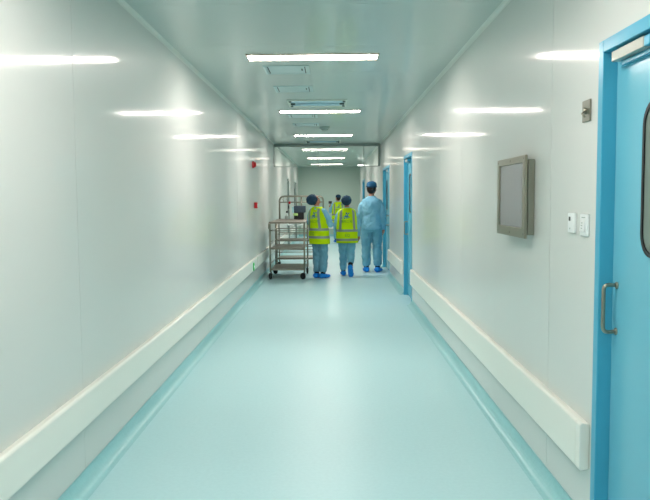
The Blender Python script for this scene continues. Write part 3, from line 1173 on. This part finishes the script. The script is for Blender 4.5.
    remeshed('trousers', bm, P['trm'], root, 0.011, 5, 0.035, 0.07, s=s)
    # ---- jacket
    tw = P.get('torsow', 1.0)
    R2 = [(P.get('hem', 0.84), 0.198 * tw, 0.132, 0, 0), (0.95, 0.190 * tw, 0.130, 0, 0), (1.1, 0.182 * tw, 0.12, 0, 0), (1.24, 0.190 * tw, 0.122, -0.004, 0), (1.36, 0.192 * tw, 0.118, -0.008, 0),
          (1.43, 0.172 * tw, 0.095, -0.01, 0), (1.475, 0.11 * tw, 0.075, -0.008, 0), (1.505, 0.068, 0.062, -0.004, 0)]
    bm = B()
    torso_mesh(bm, R2)
    for k in ('L', 'R'):
        sh, el, wr, hd_, cu, fc = P['arm' + k]
        sw = P.get('sleevew', 1.0)
        w_ = Vector(wr) - (Vector(wr) - Vector(el)).normalized() * 0.01
        limb(bm, [Vector(sh) - Vector((math.copysign(0.03, Vector(sh).x), 0, 0.012)), (Vector(sh) + Vector(el)) / 2, el, (Vector(el) + w_) / 2, w_], [0.066 * sw, 0.068 * sw, 0.064 * sw, 0.057 * sw, 0.046 * sw], 16)
    remeshed('jacket', bm, P['jkm'], root, 0.011, 4, 0.03, 0.08, s=s)
    # ---- vest with reflective tape and print
    if vest_on:
        RV = P['vest']
        top = RV[-1][0]
        zs = [RV[0][0] + (top - RV[0][0]) * i / 30 for i in range(31)]
        bm = B()
        torso_mesh(bm, RV, 0.0, 44, zs, caps=False)
        for v in bm.verts:
            z = v.co.z
            w = 0.006 * math.sin(z * 38 + v.co.x * 9) * (1 if z < 1.36 else 0.3)
            v.co.y += w * (1 if v.co.y > 0 else -1) * 0.8
            v.co.x += 0.004 * math.sin(z * 26 + 1)
        bmesh.ops.recalc_face_normals(bm, faces=bm.faces)
        for v in bm.verts:
            v.co *= s
        bvh = BVHTree.FromBMesh(bm)
        vo = obj('vest', bm, 'vest', root, smooth=True)
        md = vo.modifiers.new('thick', 'SOLIDIFY')
        md.thickness = 0.004
        md.offset = -1
        def on_vest(x, z, back=True, off=0.003):
            h = bvh.ray_cast(Vector((x * s, -2 if back else 2, z * s)), Vector((0, 1 if back else -1, 0)))
            if h[0] is None:
                return None
            return h[0] + Vector((0, -off if back else off, 0))
        for zb in P['bands']:
            bm = B()
            seg = 60
            rings = []
            for z in (zb - 0.026, zb - 0.009, zb + 0.009, zb + 0.026):
                ring = []
                for q in range(seg):
                    th = 2 * math.pi * q / seg
                    d = Vector((math.cos(th), math.sin(th) * 0.7, 0)).normalized()
                    h = bvh.ray_cast(Vector((0, 0, z * s)) + d * 1.5, -d)
                    ring.append(bm.verts.new(h[0] + d * 0.0035))
                rings.append(ring)
            for a, b in zip(rings, rings[1:]):
                for q in range(seg):
                    bm.faces.new((a[q], a[(q + 1) % seg], b[(q + 1) % seg], b[q]))
            obj('reflective_band', bm, 'tape', vo, smooth=True)
        for e in (-1, 1):
            for back in (True, False):
                bm = B()
                prev = None
                zt = P['bands'][-1] + 0.024
                for i in range(15):
                    z = zt + (P['strap_top'] - zt) * i / 14
                    xc = P['strap_x'] - 0.025 * i / 14
                    row = []
                    for dx in (-0.026, 0.0, 0.026):
                        p = on_vest(e * (xc + dx), z, back, 0.004)
                        if p is None:
                            row = None
                            break
                        row.append(bm.verts.new(p))
                    if row and prev:
                        for q in range(2):
                            bm.faces.new((prev[q], prev[q + 1], row[q + 1], row[q]))
                    if row:
                        prev = row
                obj('shoulder_tape', bm, 'tape', vo, smooth=True)
        lx, lz = P['logo']
        obj('emblem', print_on(bvh, emblem(), lx * s, lz * s, 0.15 * s, 0.004), 'logo_blue', vo)
        obj('lettering', print_on(bvh, text_shape('清阳工程', 0.062 * s), lx * s, (lz - 0.145) * s, 1.0, 0.004), 'logo_green', vo)
        obj('lettering', print_on(bvh, text_shape('EQ', 0.085 * s), P.get('eqx', 0.0) * s, (sum(P['bands']) / 2 - 0.03) * s, 1.0, 0.004), 'logo_green', vo)
    # ---- socks and shoe covers
    for k, e in (('L', -1), ('R', 1)):
        hip, knee, ank, toe = P['leg' + k]
        a = Vector(ank)
        up = (Vector(knee) - a).normalized()
        tv = Vector(toe).normalized()
        dn = P.get('down' + k, Vector((0, 0, -1)))
        dn = (dn - tv * dn.dot(tv)).normalized()
        bm = B()
        tube(bm, [a + dn * 0.01, a + up * 0.10, a + up * 0.25], [0.050, 0.052, 0.058], 14)
        limb(bm, [a, a + dn * 0.022 - tv * 0.02, a + dn * 0.030 + tv * 0.10], [0.046, 0.042, 0.032])
        remeshed('sock', bm, 'sock', root, 0.007, 2, s=s)
        bm = B()
        ac = tv.cross(dn).normalized()
        mt = Matrix((tv, ac, -dn)).transposed().to_4x4()
        mt = Matrix.Translation(a + dn * 0.075) @ mt
        # sole at local z = 0, heel at x = -0.08, toe at x = 0.19
        ellipsoid(bm, (-0.035, 0, 0.048), (0.066, 0.060, 0.050), mt, 18, 12)
        ellipsoid(bm, (0.05, 0, 0.042), (0.11, 0.062, 0.046), mt, 18, 12)
        ellipsoid(bm, (0.125, 0, 0.037), (0.080, 0.066, 0.037), mt, 18, 12)
        ellipsoid(bm, (-0.005, 0, 0.075), (0.058, 0.056, 0.040), mt, 18, 12)
        remeshed('shoe_cover', bm, 'shoe_cover', root, 0.008, 2, 0.014, 0.03, s=s)
    sx, sy = P.get('shear', (0, 0))
    if sx or sy:
        for o in root.children_recursive:
            for v in o.data.vertices:
                h = max(0.0, v.co.z - 0.75 * s)
                v.co.x += sx * h
                v.co.y += sy * h
    return root

V3 = Vector
# woman at the trolleys: turned to the right, head tipped back
vestA = [(0.72, 0.232, 0.165, 0, 0), (0.85, 0.232, 0.165, 0, 0), (1.0, 0.222, 0.158, 0, 0), (1.15, 0.218, 0.150, 0, 0), (1.30, 0.212, 0.142, -0.005, 0), (1.40, 0.190, 0.118, -0.01, 0), (1.455, 0.150, 0.095, -0.01, 0), (1.49, 0.085, 0.080, -0.006, 0)]
def arm(sh, el, wr, hd_, cu=0.6, fc=None):
    return (V3(sh), V3(el), V3(wr), V3(hd_), cu, fc)
p1 = dict(vest=vestA, bands=(0.86, 1.02), strap_top=1.45, strap_x=0.135, logo=(0.01, 1.31), eqx=-0.05,
          head=(math.radians(24), math.radians(-36), 0), cap='bouffant', capm='cap_navy', bun=True, build=1.0, captilt=3, shear=(-0.10, 0.03),
          legL=(V3((-0.085, 0, 0.90)), V3((-0.085, 0.015, 0.48)), V3((-0.075, -0.01, 0.08)), V3((-0.02, 1, 0))),
          legR=(V3((0.085, 0, 0.90)), V3((0.088, 0.03, 0.48)), V3((0.075, 0.01, 0.08)), V3((0.12, 1, 0))),
          armL=arm((-0.185, 0, 1.40), (-0.25, 0.06, 1.13), (-0.14, 0.26, 1.07), (0.6, 0.8, 0.1), 0.7, (0, 0, 1)),
          armR=arm((0.185, 0, 1.40), (0.235, 0.09, 1.14), (0.12, 0.27, 1.10), (-0.7, 0.7, 0.1), 0.7, (0, 0, 1)),
          trm='scrub_grey', jkm='scrub_jacket', legw=1.06, torsow=1.0, sleevew=1.08)
person('person in yellow safety vest and navy cap looking up beside steel trolleys', (-0.215, 12.60, 0), math.radians(-38), 0.855, p1)

# woman walking away in the middle
vestB = [(0.73, 0.240, 0.170, 0, 0), (0.85, 0.240, 0.172, 0, 0), (1.0, 0.234, 0.166, 0, 0), (1.15, 0.228, 0.158, 0, 0), (1.30, 0.222, 0.148, -0.005, 0), (1.40, 0.200, 0.122, -0.01, 0), (1.455, 0.165, 0.098, -0.01, 0), (1.49, 0.085, 0.080, -0.006, 0)]
p2 = dict(vest=vestB, bands=(0.80, 1.00), strap_top=1.45, strap_x=0.155, logo=(-0.015, 1.32),
          head=(math.radians(3), math.radians(-12), 0), cap='bouffant', capm='cap_navy', bun=True,
          legL=(V3((-0.09, 0, 0.90)), V3((-0.085, 0.09, 0.50)), V3((-0.075, 0.10, 0.08)), V3((-0.05, 1, 0))),
          legR=(V3((0.09, 0, 0.90)), V3((0.085, 0.02, 0.49)), V3((0.055, -0.24, 0.19)), V3((0.10, 0.42, -0.90))),
          downR=V3((0, -0.90, -0.42)), cuffR=0.18,
          armL=arm((-0.185, 0, 1.39), (-0.215, 0.03, 1.11), (-0.19, 0.18, 0.90), (0.0, 0.35, -1)),
          armR=arm((0.185, 0, 1.39), (0.235, 0.0, 1.11), (0.265, 0.07, 0.88), (0.0, 0.15, -1)),
          trm='scrub_trousers', jkm='scrub_jacket', legw=1.08, build=1.06, torsow=1.08)
person('person in yellow safety vest walking away mid-stride down the corridor centre', (0.28, 12.95, 0), math.radians(2), 0.835, p2)

# tall man in pale blue scrubs
p3 = dict(headsize=1.12, head=(math.radians(-2), math.radians(-16), 0), cap='fitted', capm='cap_blue',
          legL=(V3((-0.10, 0, 0.90)), V3((-0.105, 0.03, 0.49)), V3((-0.105, 0.0, 0.08)), V3((-0.08, 1, 0))),
          legR=(V3((0.10, 0, 0.90)), V3((0.112, 0.01, 0.49)), V3((0.118, -0.03, 0.08)), V3((0.35, 1, 0))),
          armL=arm((-0.175, 0, 1.395), (-0.225, 0.0, 1.11), (-0.215, 0.16, 0.92), (0.05, 0.4, -1)),
          armR=arm((0.175, 0, 1.395), (0.230, -0.03, 1.11), (0.235, 0.03, 0.86), (0.0, 0.1, -1)),
          trm='scrub_trousers', jkm='scrub_jacket', legw=1.12, build=1.10, torsow=1.0, sleevew=0.98)
person('tall person in plain pale blue scrubs and blue cap beside the third blue door', (0.765, 13.60, 0), math.radians(-2), 0.970, p3)

# far person raising a camera
p4 = dict(vest=vestB, bands=(0.82, 1.02), strap_top=1.45, strap_x=0.16, logo=(0.0, 1.32),
          head=(math.radians(4), math.radians(28), 0), cap='fitted', capm='cap_navy',
          legL=(V3((-0.09, 0, 0.90)), V3((-0.09, 0.02, 0.49)), V3((-0.09, 0.0, 0.08)), V3((-0.1, 1, 0))),
          legR=(V3((0.09, 0, 0.90)), V3((0.09, 0.02, 0.49)), V3((0.09, 0.0, 0.08)), V3((0.1, 1, 0))),
          armL=arm((-0.20, 0, 1.40), (-0.275, 0.10, 1.13), (-0.27, 0.22, 1.27), (0.0, 0.15, 1), 0.9, (0.3, 1, 0)),
          armR=arm((0.20, 0, 1.40), (0.26, 0.05, 1.12), (0.22, 0.22, 0.98), (0, 0.8, -0.5)),
          trm='scrub_trousers', jkm='scrub_jacket', legw=1.05, torsow=1.05)
FX, FY, FS = 0.215, 22.9, 0.875
person('distant person in yellow safety vest raising a small black camera', (FX, FY, 0), math.radians(4), FS, p4)

t = thing('camera', 'small black camera on a grip held up by the distant person', 'camera', (FX - 0.255, FY + 0.262, 1.215))
bm = B()
box(bm, -0.055, 0.055, -0.03, 0.03, 0.03, 0.115)
obj('camera_body', bm, 'black_plastic', t, bevel=0.008)
bm = B()
lathe(bm, [(0, 0), (0.032, 0), (0.034, 0.05), (0.026, 0.055), (0, 0.05)], 18, Matrix.Translation((0, 0.0305, 0.072)) @ Matrix.Rotation(-math.pi / 2, 4, 'X'))
obj('lens', bm, 'black_plastic', t, smooth=False)
bm = B()
lathe(bm, [(0, -0.10), (0.015, -0.10), (0.013, -0.02), (0.015, 0.0295), (0, 0.0295)], 14)
obj('grip', bm, 'black_plastic', t, smooth=True)
